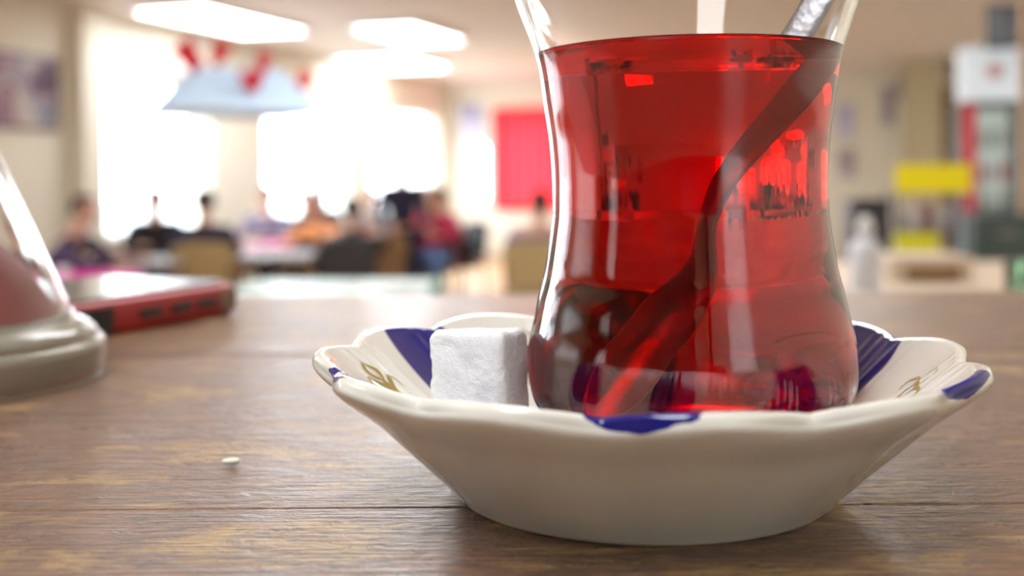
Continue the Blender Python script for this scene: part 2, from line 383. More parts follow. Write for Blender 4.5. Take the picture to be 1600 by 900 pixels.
# ------------------------------------------------------------------ counter of wooden boards
ct = thing('counter', 'worn varnished wooden counter of wide boards under the saucer', 'counter', (0, 0, 0))
edges = [-.35, -.12, .045, .1865, .350, .524]
for i in range(5):
    a, b = edges[i]+.00022, edges[i+1]-.00022
    obj('plank', box(-1.25, .80, a, b, ZT-.035-.0002*(i % 2), ZT-(0, .0002, .0, .0003, .0, .0002)[i]*.5, bev=.0006), 'wood', ct)
obj('counter_body', box(-1.2, .75, -.24, .47, 0.0, ZT-.0352), 'brown', ct)

# ------------------------------------------------------------------ saucer
SX, SY = .02255, .198
PH = -12.0                                   # azimuth of one rim notch (0 = towards the camera, + = right)
BL = [-6.5+60*i for i in range(6)]           # centres of the blue panels
inner = [(0, .50), (1.2, .50), (2.4, .50), (2.95, .54), (3.35, .74), (3.8, 1.10), (4.4, 1.58), (4.9, 1.99), (5.25, 2.29)]
lip = [(5.36, 2.385), (5.46, 2.42), (5.55, 2.40), (5.60, 2.32)]
outer = [(5.61, 2.20), (5.50, 2.06), (5.28, 1.88), (4.85, 1.55), (4.40, 1.12), (4.0, .74), (3.65, .40), (3.42, .17), (3.30, .04), (3.22, 0.0), (3.10, .0), (3.02, .06), (2.9, .16), (0, .18)]
def ang(a): return (a+180) % 360-180
def lobed(az, r, z, side):       # side 0 = inside (sharp notches), 1 = outside (soft)
    w_ = max(0, min(1, (r-3.0)/2.5)); w_ = w_*w_*(3-2*w_)
    s = abs(sin(R((az-PH)*6))); L0 = s**.8; L1 = s*s*(1.35-.35*s)
    Lb = L0*(1-side)+L1*side
    k = w_*(.30*Lb-.17)
    rr = r+k; zz = z+w_*(.15*Lb-.075)
    if side < .5 and 3.2 < r < 5.35:       # fine ribs beside each notch
        da = ang(az-PH+15+3600) ; da = (az-PH+15) % 30-15
        e = sin(pi*(r-3.2)/2.15)**.5
        for c, A in ((-6.2, .05), (-2.8, .06), (2.8, .06), (6.2, .05)):
            g = A*exp(-((da-c)/.9)**2)*e
            rr -= g*.55; zz += g*.8
    return rr, zz
def sc_pt(az, r, z, side=0.):
    rr, zz = lobed(az, r, z, side); a = R(az)
    return Vector((rr*sin(a)*CM, -rr*cos(a)*CM, zz*CM))
def zin(r):
    P_ = inner+lip[:1]
    for (r0, z0), (r1, z1) in zip(P_[:-1], P_[1:]):
        if r0 <= r <= r1: return z0+(z1-z0)*(r-r0)/(r1-r0)
    return P_[-1][1]
def build_saucer():
    t = thing('saucer', 'white lobed porcelain saucer with blue panels and gilt scrolls under the tea glass', 'saucer', (SX, SY, ZT))
    pi_ = smooth_prof(inner+lip+outer, 5); ni = 5*len(inner+lip[:2])
    NA = 900; bm = bmesh.new(); lay = bm.verts.layers.float_vector.new('blue_sd'); rings = []
    for j, (r, z) in enumerate(pi_):
        side = max(0, min(1, (j-ni+6)/12)); ring = []
        if r < 1e-6:
            v = bm.verts.new((0, 0, z*CM)); v[lay] = (1, 0, 0); rings.append([v]); continue
        for i in range(NA):
            az = 360*i/NA; v = bm.verts.new(sc_pt(az, r, z, side))
            a = az-(-6.5); a = (a+30) % 60-30; dcm = R(abs(a))*r
            past = 0. if j < ni else (j-ni)*.05
            q = max(0, min(1, (r-2.9)/2.5))
            hw = .28+1.05*sqrt(max(0, q*(1.25-q)))+.0*q
            sd = dcm-hw*.95
            if r < 2.9: sd = 1
            if j >= ni-3: sd = dcm-hw*.95
            if past > .0: sd += ((j-ni)/10)**2*.8
            if j > ni+11: sd = 1
            worn = .45 if ni-1 <= j <= ni+11 else .0
            v[lay] = (sd, worn, 0); ring.append(v)
        rings.append(ring)
    for a, b in zip(rings[:-1], rings[1:]):
        for i in range(NA):
            j = (i+1) % NA
            if len(a) == 1: bm.faces.new((a[0], b[j], b[i]))
            elif len(b) == 1: bm.faces.new((a[i], a[j], b[0]))
            else: bm.faces.new((a[i], a[j], b[j], b[i]))
    bmesh.ops.recalc_face_normals(bm, faces=bm.faces)
    obj('dish', bm, 'porcelain', t, smooth=True)
    # gilt scroll print on the white panels
    def spiral(cx, cy, r0, turns, flip, start):
        pts = []
        for k in range(30):
            f = k/29; a = start+flip*turns*2*pi*f; rr = r0*(1-.78*f); pts.append((cx+rr*cos(a), cy+rr*sin(a)))
        return pts
    for pn in range(6):
        c = BL[pn]+30; bm = bmesh.new()
        strokes = []
        for sg in (1, -1):
            strokes.append([(sg*x, y) for x, y in spiral(.33, .95, .22, 1.4, 1, -pi/2)])
            strokes.append([(sg*x, y) for x, y in smooth_prof([(.33, .73), (.12, .95), (.10, 1.3), (.30, 1.6), (.52, 1.5), (.48, 1.32)], 6)])
            strokes.append([(sg*x, y) for x, y in smooth_prof([(.10, 1.5), (.16, 1.72), (.03, 1.9)], 6)])
            strokes.append([(sg*x, y) for x, y in smooth_prof([(.0, .55), (.14, .66), (.30, .62)], 6)])
        strokes.append(smooth_prof([(0, 1.25), (.09, 1.4), (0, 1.58), (-.09, 1.4), (0, 1.25)], 5))
        for st in strokes:
            prev = None
            for k, (x, y) in enumerate(st):
                x1, y1 = st[min(k+1, len(st)-1)]; x0, y0 = st[max(k-1, 0)]
                dx, dy = x1-x0, y1-y0; l = sqrt(dx*dx+dy*dy) or 1; wd = .012+.022*sin(pi*k/(len(st)-1))
                cur = []
                for s in (1, -1):
                    px_, py_ = x-s*dy/l*wd, y+s*dx/l*wd; r = 3.15+py_
                    p = sc_pt(c+math.degrees(px_/r), r, zin(r)+.012, 0.); cur.append(bm.verts.new(p))
                if prev: bm.faces.new((prev[0], prev[1], cur[1], cur[0]))
                prev = cur
        obj('gilt_scroll', bm, 'gilt', t, smooth=True)
    return t
build_saucer()

# ------------------------------------------------------------------ tea glass, tea, spoon
GX, GY = .0322, .2040
GZ = ZT+.0056
go = [(1.6, 0.0), (1.95, .05), (2.25, .22), (2.52, .48), (2.74, .80), (2.85, 1.13), (2.89, 1.53), (2.865, 1.95), (2.77, 2.34), (2.68, 2.78), (2.57, 3.20), (2.50, 3.615),
      (2.43, 4.11), (2.41, 4.33), (2.403, 4.94), (2.44, 5.55), (2.52, 6.15), (2.665, 7.09), (2.965, 7.98), (3.22, 8.75), (3.27, 8.95)]
gi = [(3.13, 8.95), (3.08, 8.72), (2.83, 7.96), (2.535, 7.07), (2.39, 6.13), (2.31, 5.55), (2.273, 4.94), (2.28, 4.33), (2.30, 4.11), (2.37, 3.615), (2.43, 3.20),
      (2.54, 2.78), (2.63, 2.34), (2.72, 1.95), (2.74, 1.53), (2.68, 1.15), (2.50, .88), (2.15, .68), (1.5, .60), (0, .58)]
go = [(r*1.022, z) for r, z in go]; gi = [(r*1.022, z) for r, z in gi]
lean = Matrix.Rotation(R(-.35), 4, 'Y')
SURF = 7.14            # tea level above the glass foot, cm
tg = thing('tea_glass', 'tulip-shaped clear tea glass, narrow in the waist, standing in the saucer', 'glass', (GX, GY, GZ))
so = smooth_prof(go, 6); si = smooth_prof(gi, 6)
prof = [(0, .06), (1.2, .05)]+so+[(3.33, 9.0), (3.27, 9.02), (3.21, 9.0)]+si
gm = lathe([(r*CM, z*CM) for r, z in prof], 144, mtx=lean); bmesh.ops.recalc_face_normals(gm, faces=gm.faces)
obj('glass_wall', gm, 'glass', tg, smooth=True)
def rin(z):
    for (r0, z0), (r1, z1) in zip(si[:-1], si[1:]):
        if z1 <= z <= z0: return r0+(r1-r0)*(z-z0)/((z1-z0) or 1)
    return 0
OV = .02
tp = [(0, .58-OV)]+[(r+OV, z-(OV if z < .9 else 0)) for r, z in reversed(si[:-1]) if z < SURF-.12]
tp += [(rin(SURF-.05)+OV, SURF-.05), (rin(SURF)+OV, SURF+.035), (rin(SURF)-.03, SURF+.01), (rin(SURF)-.10, SURF-.01), (rin(SURF)-.25, SURF-.02), (0, SURF-.02)]
tm = lathe([(r*CM, z*CM) for r, z in tp], 144, mtx=lean); bmesh.ops.recalc_face_normals(tm, faces=tm.faces)
te = obj('tea', tm, 'tea', None, smooth=True, loc=(GX, GY, GZ)); tag(te, 'clear red black tea filling the tulip-shaped glass', 'tea')

def build_spoon():
    # centre line in cm from the glass foot: x, y, z, half width, thickness, hollow
    S = [(-1.52, -.35, .72, .05, .10, 0), (-1.35, -.35, .92, .30, .10, .04), (-1.02, -.33, 1.30, .44, .10, .10), (-.62, -.28, 1.82, .48, .09, .14), (-.26, -.22, 2.35, .46, .09, .12),
         (.02, -.16, 2.85, .36, .10, .06), (.14, -.12, 3.30, .23, .13, 0), (.19, -.08, 3.75, .16, .15, 0), (.26, -.04, 4.2, .15, .15, 0), (.50, .02, 4.9, .20, .13, 0),
         (.90, .10, 5.6, .25, .12, 0), (1.36, .18, 6.35, .28, .11, 0), (1.80, .22, 7.1, .29, .11, 0), (2.30, .26, 7.9, .30, .11, 0), (2.95, .32, 9.0, .33, .11, 0), (3.62, .38, 10.1, .38, .11, 0), (4.25, .44, 11.1, .42, .10, 0), (4.5, .46, 11.5, .25, .09, 0), (4.57, .47, 11.62, .06, .07, 0)]
    S = smooth_prof(S, 6); bm = bmesh.new(); rings = []; n = 20
    for i, s in enumerate(S):
        p = Vector(s[:3]); d = (Vector(S[min(i+1, len(S)-1)][:3])-Vector(S[max(i-1, 0)][:3])).normalized()
        wv = Vector((cos(.5), -sin(.5), 0)); wv = (wv-d*wv.dot(d)).normalized(); nv = d.cross(wv).normalized()
        ring = []
        for k in range(n):
            a = 2*pi*k/n; cx = cos(a)*s[3]; cn = sin(a)*s[4]*.5
            cn += s[5]*2.0*((cx/max(s[3], .01))**2-.5)*-1
            ring.append(bm.verts.new((p+wv*cx+nv*cn)*CM))
        rings.append(ring)
    for A, B in zip(rings[:-1], rings[1:]):
        for k in range(n): bm.faces.new((A[k], A[(k+1) % n], B[(k+1) % n], B[k]))
    bm.faces.new(rings[0][::-1]); bm.faces.new(rings[-1]); bmesh.ops.recalc_face_normals(bm, faces=bm.faces)
    o = obj('teaspoon', bm, 'steel', None, smooth=True, loc=(GX, GY, GZ)); tag(o, 'slim steel teaspoon leaning to the glass rim, bowl sunk in the tea', 'spoon')
build_spoon()

# ------------------------------------------------------------------ sugar cube
def build_sugar():
    from mathutils import noise
    bm = bmesh.new(); bmesh.ops.create_cube(bm, size=1.0)
    bmesh.ops.subdivide_edges(bm, edges=bm.edges, cuts=45, use_grid_fill=True)
    A, B, C_ = .0146, .0120, .0158; rd = .0016
    for v in bm.verts:
        p = Vector((v.co.x*A, v.co.y*B, v.co.z*C_)); h = Vector((A/2-rd, B/2-rd, C_/2-rd))
        q = Vector((max(-h.x, min(h.x, p.x)), max(-h.y, min(h.y, p.y)), max(-h.z, min(h.z, p.z)))); d = p-q
        if d.length > 1e-9: p = q+d.normalized()*rd
        nrm = d.normalized() if d.length > 1e-9 else Vector((0, 0, 1))
        k = noise.noise(p*900)*.00016+noise.noise(p*2500)*.00010+noise.noise(p*260)*.0004
        v.co = p+nrm*k
    o = obj('sugar_cube', bm, 'sugar', None, smooth=True)
    o.rotation_euler = (R(-6), R(-3), R(-24)); o.location = (SX-.0285, SY+.003, ZT+.0196)
    tag(o, 'white pressed sugar cube lying in the saucer beside the tea glass', 'sugar cube')
build_sugar()

# grain fallen on the counter
bm = bmesh.new(); bmesh.ops.create_icosphere(bm, subdivisions=3, radius=1)
for v in bm.verts: v.co = Vector((v.co.x*.0018*(1-.2*v.co.x), v.co.y*.0011, v.co.z*.0006))
o = obj('seed', bm, mat('pale_seed', (.85, .88, .74), .5), None, smooth=True, loc=(P(363, 724, .2155).x, .2155, ZT+.0006)); o.rotation_euler = (0, 0, .15)
tag(o, 'tiny pale oval seed lying on the wooden boards in front', 'seed')

# ------------------------------------------------------------------ conical dispenser at the left
def build_dispenser():
    DX, DY = -.1615, .309
    t = thing('condiment_dispenser', 'clear conical dispenser with dark red filling on a thick clear foot', 'dispenser', (DX, DY, ZT))
    clear = mat('cloudy_acrylic', (.93, .90, .74), .16, var=.05, Transmission_Weight=.75)
    base = smooth_prof([(0, .0), (4.2, .0), (4.55, .06), (4.66, .3), (4.68, .8), (4.6, 1.0), (4.42, 1.08), (4.42, 1.2), (4.3, 1.36), (4.05, 1.5), (3.85, 1.58), (3.8, 1.72)], 4)+[(3.6, 1.72), (3.5, 1.2), (3.3, .9), (0, .9)]
    b = lathe([(r*CM, z*CM) for r, z in base], 96); bmesh.ops.recalc_face_normals(b, faces=b.faces); obj('foot_ring', b, clear, t, smooth=True)
    cone = [(3.62, 1.1), (3.76, 1.6), (3.62, 2.1), (2.98, 3.6), (2.35, 5.1), (1.9, 6.2), (1.55, 7.0), (1.3, 7.6)]; ins = [(1.18, 7.6), (1.43, 7.0), (1.78, 6.2), (2.23, 5.1), (2.86, 3.6), (3.5, 2.1), (3.62, 1.6), (3.5, 1.1)]
    b = lathe([(r*CM, z*CM) for r, z in cone+ins], 96, closed=True); bmesh.ops.recalc_face_normals(b, faces=b.faces); obj('cone_wall', b, M['glass'], t, smooth=True)
    red = mat('dark_red_filling', (.30, .010, .020), .5, var=.3, scale=60.)
    f = smooth_prof([(0, 1.0), (3.3, 1.0), (3.45, 1.35), (3.36, 1.75), (3.0, 2.35), (2.6, 2.9), (1.9, 3.7), (1.0, 4.2), (0, 4.35)], 5)
    obj('red_filling', lathe([(r*CM, z*CM) for r, z in f], 64), red, t, smooth=True)
    f = smooth_prof([(0, 7.3), (1.12, 7.3), (1.14, 7.6), (1.5, 7.65), (1.5, 8.3), (1.2, 8.7), (.5, 8.9), (.3, 9.4), (0, 9.45)], 4)
    obj('stopper', lathe([(r*CM, z*CM) for r, z in f], 48), 'white', t, smooth=True)
build_dispenser()

# ------------------------------------------------------------------ phone in red case
def build_phone():
    a = Vector((P(100, 525, .372).x, .372)); b = Vector((P(384, 487, .462).x, .462))
    d = (b-a); yaw = atan2(d.y, d.x)
    t = thing('mobile_phone', 'mobile phone in a red case, face up on the counter behind the dispenser', 'phone', (b.x, b.y, ZT), yaw)
    def rr(x0, x1, y0, y1, z0, z1, r, bev):
        bm = bmesh.new(); pts = []
        for cx, cy, s in ((x1-r, y1-r, 0), (x0+r, y1-r, 90), (x0+r, y0+r, 180), (x1-r, y0+r, 270)):
            for k in range(9): q = R(s+90*k/8); pts.append((cx+r*cos(q), cy+r*sin(q)))
        f = bm.faces.new([bm.verts.new((x, y, z0)) for x, y in pts]); ex = bmesh.ops.extrude_face_region(bm, geom=[f])
        for v in [g for g in ex['geom'] if isinstance(g, bmesh.types.BMVert)]: v.co.z = z1
        bmesh.ops.recalc_face_normals(bm, faces=bm.faces)
        es = [e for e in bm.edges if abs(e.verts[0].co.z-e.verts[1].co.z) < 1e-6]
        bmesh.ops.bevel(bm, geom=es, offset=bev, segments=3, affect='EDGES', profile=.5); return bm
    L_, W_ = .150, .076
    obj('case', rr(-L_, 0, 0, W_, .0, .0125, .011, .003), mat('glossy_red_case', (.38, .008, .015), .3, var=.1), t, smooth=True)
    obj('screen', rr(-L_+.004, -.004, .004, W_-.004, .0123, .0135, .009, .0005), mat('grey_glass_screen', (.10, .11, .13), .12), t)
    for x in (-.062, -.045, -.030): obj('button', rr(x, x+.011, -.0009, .0005, .0045, .0078, .0004, .0002), 'black', t)
    obj('dark_grip', rr(-.108, -.075, -.0006, .002, .0015, .0105, .0008, .0003), 'charcoal', t)
    obj('corner_guard', rr(-.016, -.006, -.0006, .002, .002, .0105, .0008, .0003), mat('taupe_rubber', (.25, .16, .12), .6), t)
build_phone()

# ------------------------------------------------------------------ furniture in the room
def chair(loc, rotz, label, back, wide=.46, frame='darkmetal'):
    t = thing('dining_chair', label, 'chair', loc, rotz, None); h = wide/2
    obj('seat', box(-h, h, -.22, .22, .42, .48, bev=.02), back, t)
    bm = bmesh.new(); n = 12
    for s, y0 in ((0, -.225), (1, -.265)):
        pass
    prof_ = []
    for k in range(n+1):
        q = k/n; x = -h+2*h*q; z = .90-.05*abs(2*q-1)**3; prof_.append((x, z))
    f1 = [bm.verts.new((x, -.27, z)) for x, z in prof_]+[bm.verts.new((h*.92, -.23, .50)), bm.verts.new((-h*.92, -.23, .50))]
    f = bm.faces.new(f1); ex = bmesh.ops.extrude_face_region(bm, geom=[f])
    for v in [g for g in ex['geom'] if isinstance(g, bmesh.types.BMVert)]: v.co.y += .045
    bmesh.ops.recalc_face_normals(bm, faces=bm.faces); obj('backrest', bm, back, t)
    for sx in (-1, 1):
        obj('leg', tube([(sx*(h-.03), .19, .43), (sx*(h-.02), .21, 0)], .013), frame, t)
        obj('leg', tube([(sx*(h-.03), -.25, .7), (sx*(h-.03), -.21, .43), (sx*(h-.02), -.24, 0)], .013), frame, t)
    return t
def table(loc, w_, d, top, label, trim=None, rotz=0., roundt=False, cat='table'):
    t = thing('card_table', label, cat, loc, rotz); z = .75
    if roundt:
        obj('tabletop', lathe([(0, z-.03), (w_/2-.01, z-.03), (w_/2, z-.02), (w_/2, z-.005), (w_/2-.01, z), (0, z)], 40), top, t)
        n = 80; bm = bmesh.new(); A = []; B = []
        for i in range(n):
            a = 2*pi*i/n; A.append(bm.verts.new(((w_/2+.003)*cos(a), (w_/2+.003)*sin(a), z+.002)))
            r = w_/2+.02+.015*sin(a*14); B.append(bm.verts.new((r*cos(a), r*sin(a), z-.14)))
        for i in range(n): bm.faces.new((A[i], A[(i+1) % n], B[(i+1) % n], B[i]))
        bm.faces.new(A); obj('cloth', bm, top, t, smooth=False)
        obj('leg', tube([(0, 0, .05), (0, 0, z-.03)], .035), 'darkmetal', t); obj('base', lathe([(0, 0), (.28, 0), (.28, .02), (.05, .05), (0, .05)], 32), 'darkmetal', t)
    else:
        obj('tabletop', box(-w_/2, w_/2, -d/2, d/2, z-.03, z, bev=.004), top, t)
        if trim:
            bm = bmesh.new()
            for q in ((-w_/2-.02, -w_/2-.0005, -d/2-.02, d/2+.02), (w_/2+.0005, w_/2+.02, -d/2-.02, d/2+.02), (-w_/2, w_/2, -d/2-.02, -d/2-.0005), (-w_/2, w_/2, d/2+.0005, d/2+.02)): bx(bm, *q, z-.06, z+.004)
            obj('edge_trim', bm, trim, t)
        for sx in (-1, 1):
            for sy in (-1, 1): obj('leg', box(sx*(w_/2-.05)-.02, sx*(w_/2-.05)+.02, sy*(d/2-.05)-.02, sy*(d/2-.05)+.02, 0, z-.031), 'brown', t)
    return t
def G(px, d): p = P(px, 275, d); return Vector((p.x, d, 0))
table(G(520, 6.75), 1.18, .95, 'paletop', 'low card table with pale green top and teal edge just beyond the counter', 'tealbaize', rotz=-.02)
table(G(110, 7.6), .92, .9, 'magenta', 'round table under a bright magenta cloth beside the man at the left', roundt=True)
table(G(222, 9.2), .8, .7, 'greycloth', 'table under a pale grey cloth right of the magenta table')
table(G(432, 9.8), .62, .7, 'greycloth', 'table with a pale grey top below the small pink table', rotz=.1)
table(G(408, 11.2), .62, .62, 'pink', 'small table under a pale pink cloth before the mauve-coated man', rotz=.2)
table(G(588, 12.2), 1.0, .7, 'greycloth', 'long table with a grey top amid the crowd of players', rotz=-.1)

# small things on the room tables
def sheet(px, d, z, w_, h, label, name='paper_sheet', m='paper', th=.012, rz=.2, cat='paper'):
    p = G(px, d); o = obj(name, box(-w_/2, w_/2, -h/2, h/2, 0, th, bev=.002), m, None, loc=(p.x, p.y, z+.0005), rotz=rz); return tag(o, label, cat)
def napkin(px, d, z, s, label):
    from mathutils import noise
    bm = bmesh.new(); n = 18
    g = [[bm.verts.new(((i/n-.5)*s*1.3, (j/n-.5)*s, .004+.10*s*max(0, 1-2.2*abs(i/n-.5))+.03*abs(noise.noise(Vector((i*.4, j*.4, 3)))))) for j in range(n+1)] for i in range(n+1)]
    for i in range(n):
        for j in range(n): bm.faces.new((g[i][j], g[i+1][j], g[i+1][j+1], g[i][j+1]))
    o = obj('napkin', bm, 'paper', None, smooth=True, loc=(G(px, d).x, d, z)); tag(o, label, 'napkin')
napkin(628, 6.42, .752, .22, 'crumpled white napkin at the right end of the pale green card table')
def teacup(px, d, z, label, m='white', h=.07, r=.035):
    p = G(px, d); f = [(0, 0), (r*.6, 0), (r*.7, .004), (r*.95, h*.6), (r, h), (r-.004, h), (r*.85, h*.55), (r*.55, .01), (0, .01)]
    o = obj('cup', lathe(f, 24), m, None, smooth=True, loc=(p.x, d, z+.0005)); tag(o, label, 'cup')
teacup(98, 7.35, .752, 'pale cup on the magenta round table', 'white', .08, .045)
sheet(215, 9.1, .75, .3, .22, 'white folded newspaper on the pale grey table right of the magenta one', 'newspaper')
sheet(450, 9.7, .75, .24, .2, 'white paper pad on the grey table below the pink one', 'paper_pad')
sheet(395, 11.15, .75, .22, .16, 'pale card tray on the small pink table', 'card_tray', 'greycloth')
teacup(600, 12.15, .75, 'white tea cup on the long grey table', 'white', .08, .045)

# ------------------------------------------------------------------ people
def skin_mesh(name, verts, edges, radii, sub=1):
    me = bpy.data.meshes.new(name+'_cage'); me.from_pydata([tuple(v) for v in verts], edges, [])
    o = bpy.data.objects.new(name+'_cage', me); COL.objects.link(o)
    sm = o.modifiers.new('skin', 'SKIN'); sm.use_smooth_shade = True; sm.branch_smoothing = .5
    for i, r in enumerate(radii): me.skin_vertices[0].data[i].radius = (r, r) if not isinstance(r, tuple) else r
    me.skin_vertices[0].data[0].use_root = True
    s = o.modifiers.new('sub', 'SUBSURF'); s.levels = sub; s.render_levels = sub
    dg = bpy.context.evaluated_depsgraph_get(); out = bpy.data.meshes.new_from_object(o.evaluated_get(dg)); out.name = name
    bpy.data.objects.remove(o); bpy.data.meshes.remove(me)
    for p in out.polygons: p.use_smooth = True
    return out
BODY = {}
def skeleton(pose):
    """joints of one figure, facing +y"""
    J = {}
    if pose == 'stand':
        hipz = .93
        J['pelvis'] = (0, 0, hipz+.04); J['belly'] = (0, .0, hipz+.18); J['chest'] = (0, .0, hipz+.38); J['collar'] = (0, -.01, hipz+.52); J['neck'] = (0, .01, hipz+.59)
        for s, k in ((-1, 'l'), (1, 'r')):
            J['hip'+k] = (s*.10, 0, hipz-.03); J['knee'+k] = (s*.12, .03, .49); J['ankle'+k] = (s*.13, -.01, .09); J['toe'+k] = (s*.15, .15, .04)
            J['sho'+k] = (s*.19, -.01, hipz+.47); J['elb'+k] = (s*.25, .02, hipz+.20); J['wri'+k] = (s*.22, .20, hipz+.06); J['hand'+k] = (s*.19, .28, hipz+.05)
    else:
        ln = {'sit': .02, 'lean': .16, 'low': .26}[pose]; z0 = .54; dz = {'sit': 0, 'lean': -.03, 'low': -.09}[pose]
        J['pelvis'] = (0, -.02, z0); J['belly'] = (0, -.02+ln*.25, z0+.15); J['chest'] = (0, ln*.7, z0+.34+dz*.5); J['collar'] = (0, ln, z0+.48+dz); J['neck'] = (0, ln*1.15+.02, z0+.55+dz)
        for s, k in ((-1, 'l'), (1, 'r')):
            J['hip'+k] = (s*.10, .02, z0-.01); J['knee'+k] = (s*.15, .44, .52); J['ankle'+k] = (s*.14, .42, .09); J['toe'+k] = (s*.16, .57, .04)
            c = J['collar']; J['sho'+k] = (s*.20, c[1]-.01, c[2]-.05); J['elb'+k] = (s*.27, c[1]+.16, z0+.24); J['wri'+k] = (s*.16, c[1]+.38, z0+.27); J['hand'+k] = (s*.12, c[1]+.46, z0+.275)
    return J
def build_body(pose):
    if pose in BODY: return BODY[pose]
    J = skeleton(pose); V = []; E = []; Rr = []; idx = {}
    def add(n, p, r, par=None):
        idx[n] = len(V); V.append(Vector(p)); Rr.append(r)
        if par is not None: E.append((idx[par], idx[n]))
    add('pelvis', J['pelvis'], .135); add('belly', J['belly'], (.13, .115), 'pelvis'); add('chest', J['chest'], (.15, .12), 'belly'); add('collar', J['collar'], .075, 'chest'); add('neck', J['neck'], .052, 'collar')
    nk = Vector(J['neck'])
    add('jaw', nk+Vector((0, .03, .055)), (.066, .066), 'neck'); add('face', nk+Vector((0, .035, .11)), (.075, .088), 'jaw'); add('brow', nk+Vector((0, .025, .165)), (.074, .088), 'face'); add('crown', nk+Vector((0, .02, .205)), .05, 'brow')
    for k in 'lr':
        add('hip'+k, J['hip'+k], .088, 'pelvis'); add('knee'+k, J['knee'+k], .06, 'hip'+k)
        m = (Vector(J['knee'+k])*.65+Vector(J['ankle'+k])*.35); add('calf'+k, m, .052, 'knee'+k); add('ankle'+k, J['ankle'+k], .036, 'calf'+k); add('toe'+k, J['toe'+k], .03, 'ankle'+k)
        add('sho'+k, J['sho'+k], .058, 'chest'); add('elb'+k, J['elb'+k], .04, 'sho'+k); add('wri'+k, J['wri'+k], .026, 'elb'+k); add('hand'+k, J['hand'+k], (.034, .018), 'wri'+k)
        w_, h = Vector(J['wri'+k]), Vector(J['hand'+k]); d = (h-w_).normalized(); sd = d.cross(Vector((0, 0, 1))).normalized()
        for q, (o_, ln_) in enumerate(((-.028, .058), (-.010, .068), (.010, .064), (.026, .05))):
            add('f%d%s' % (q, k), h+sd*o_+d*ln_*.55+Vector((0, 0, .004)), .0095, 'hand'+k); add('g%d%s' % (q, k), h+sd*o_*1.15+d*ln_-Vector((0, 0, .014)), .008, 'f%d%s' % (q, k))
        s = -1 if k == 'r' else 1
        add('t'+k, (w_+h)/2+sd*.04*s+d*.01, .011, 'wri'+k); add('u'+k, (w_+h)/2+sd*.055*s+d*.035, .009, 't'+k)
    body = skin_mesh('body', V, E, Rr)
    # nose and ears shaped out of the head
    hc = nk+Vector((0, .03, .12))
    for v in body.vertices:
        p = v.co-hc
        if abs(p.x) < .018 and p.y > .04 and -.045 < p.z < .01: v.co.y += .022*(1-abs(p.x)/.018)
        if abs(p.x) > .055 and abs(p.y) < .03 and abs(p.z) < .03: v.co.x += .012*(1 if p.x > 0 else -1)
    def sub(keys, rad, nm):
        ii = [idx[k_] for k_ in keys]; mp = {a: i for i, a in enumerate(ii)}
        ee = [(mp[a], mp[b]) for a, b in E if a in mp and b in mp]
        return skin_mesh(nm, [V[a] for a in ii], ee, rad)
    jk = sub(['pelvis', 'belly', 'chest', 'collar']+[a+b for b in 'lr' for a in ('sho', 'elb', 'wri')], [.16, (.162, .145), (.178, .15), .088]+[.078, .058, .042]*2, 'jacket')
    tr = sub(['pelvis']+[a+b for b in 'lr' for a in ('hip', 'knee', 'calf', 'ankle')], [.15]+[.105, .078, .066, .052]*2, 'trousers')
    shoes = []
    for k in 'lr':
        a, b = Vector(J['ankle'+k]), Vector(J['toe'+k]); shoes.append(skin_mesh('shoe', [a+Vector((0, -.03, -.045)), (a+b)/2+Vector((0, 0, -.018)), b+Vector((0, .02, .005))], [(0, 1), (1, 2)], [.042, .044, .036]))
    bm = bmesh.new(); bmesh.ops.create_uvsphere(bm, u_segments=20, v_segments=12, radius=1)
    dl = [v for v in bm.verts if (v.co.y > .25 and v.co.z < .42) or v.co.z < -.55]; bmesh.ops.delete(bm, geom=dl, context='VERTS')
    for v in bm.verts: v.co = hc+Vector((v.co.x*.090, v.co.y*.105-.008, v.co.z*.108+.014))
    hm = bpy.data.meshes.new('hair'); bm.to_mesh(hm); bm.free()
    for p in hm.polygons: p.use_smooth = True
    bm = bmesh.new()
    bmesh.ops.create_icosphere(bm, subdivisions=1, radius=.011, matrix=Matrix.Translation(hc+Vector((-.03, .075, .0))))
    em = bpy.data.meshes.new('eyes'); bm.to_mesh(em); bm.free()
    BODY[pose] = (body, jk, tr, shoes, hm, em); return BODY[pose]
def person(px, d, head_y, face, pose, jacket, trousers, label, hair='hair', sc=1.0, lower=0.):
    b, jk, tr, sh, hm, em = build_body(pose)
    p = G(px, d)
    def inst(nm, me, m, par=None):
        o = bpy.data.objects.new(nm, me.copy()); o.data.materials.clear(); o.data.materials.append(M[m]); COL.objects.link(o)
        if par: o.parent = par
        return o
    o = inst('person', b, 'skin'); o.location = (p.x, p.y, 0); o.rotation_euler = (0, 0, R(face)); o.scale = (sc, sc, sc)
    inst('jacket', jk, jacket, o); inst('trousers', tr, trousers, o); inst('hair', hm, hair, o); inst('eye', em, 'eye', o); inst('eye', em, 'eye', o).location.x = .06
    for s in sh: inst('shoe', s, 'black', o)
    tag(o, label, 'person', 'people in the room'); return o
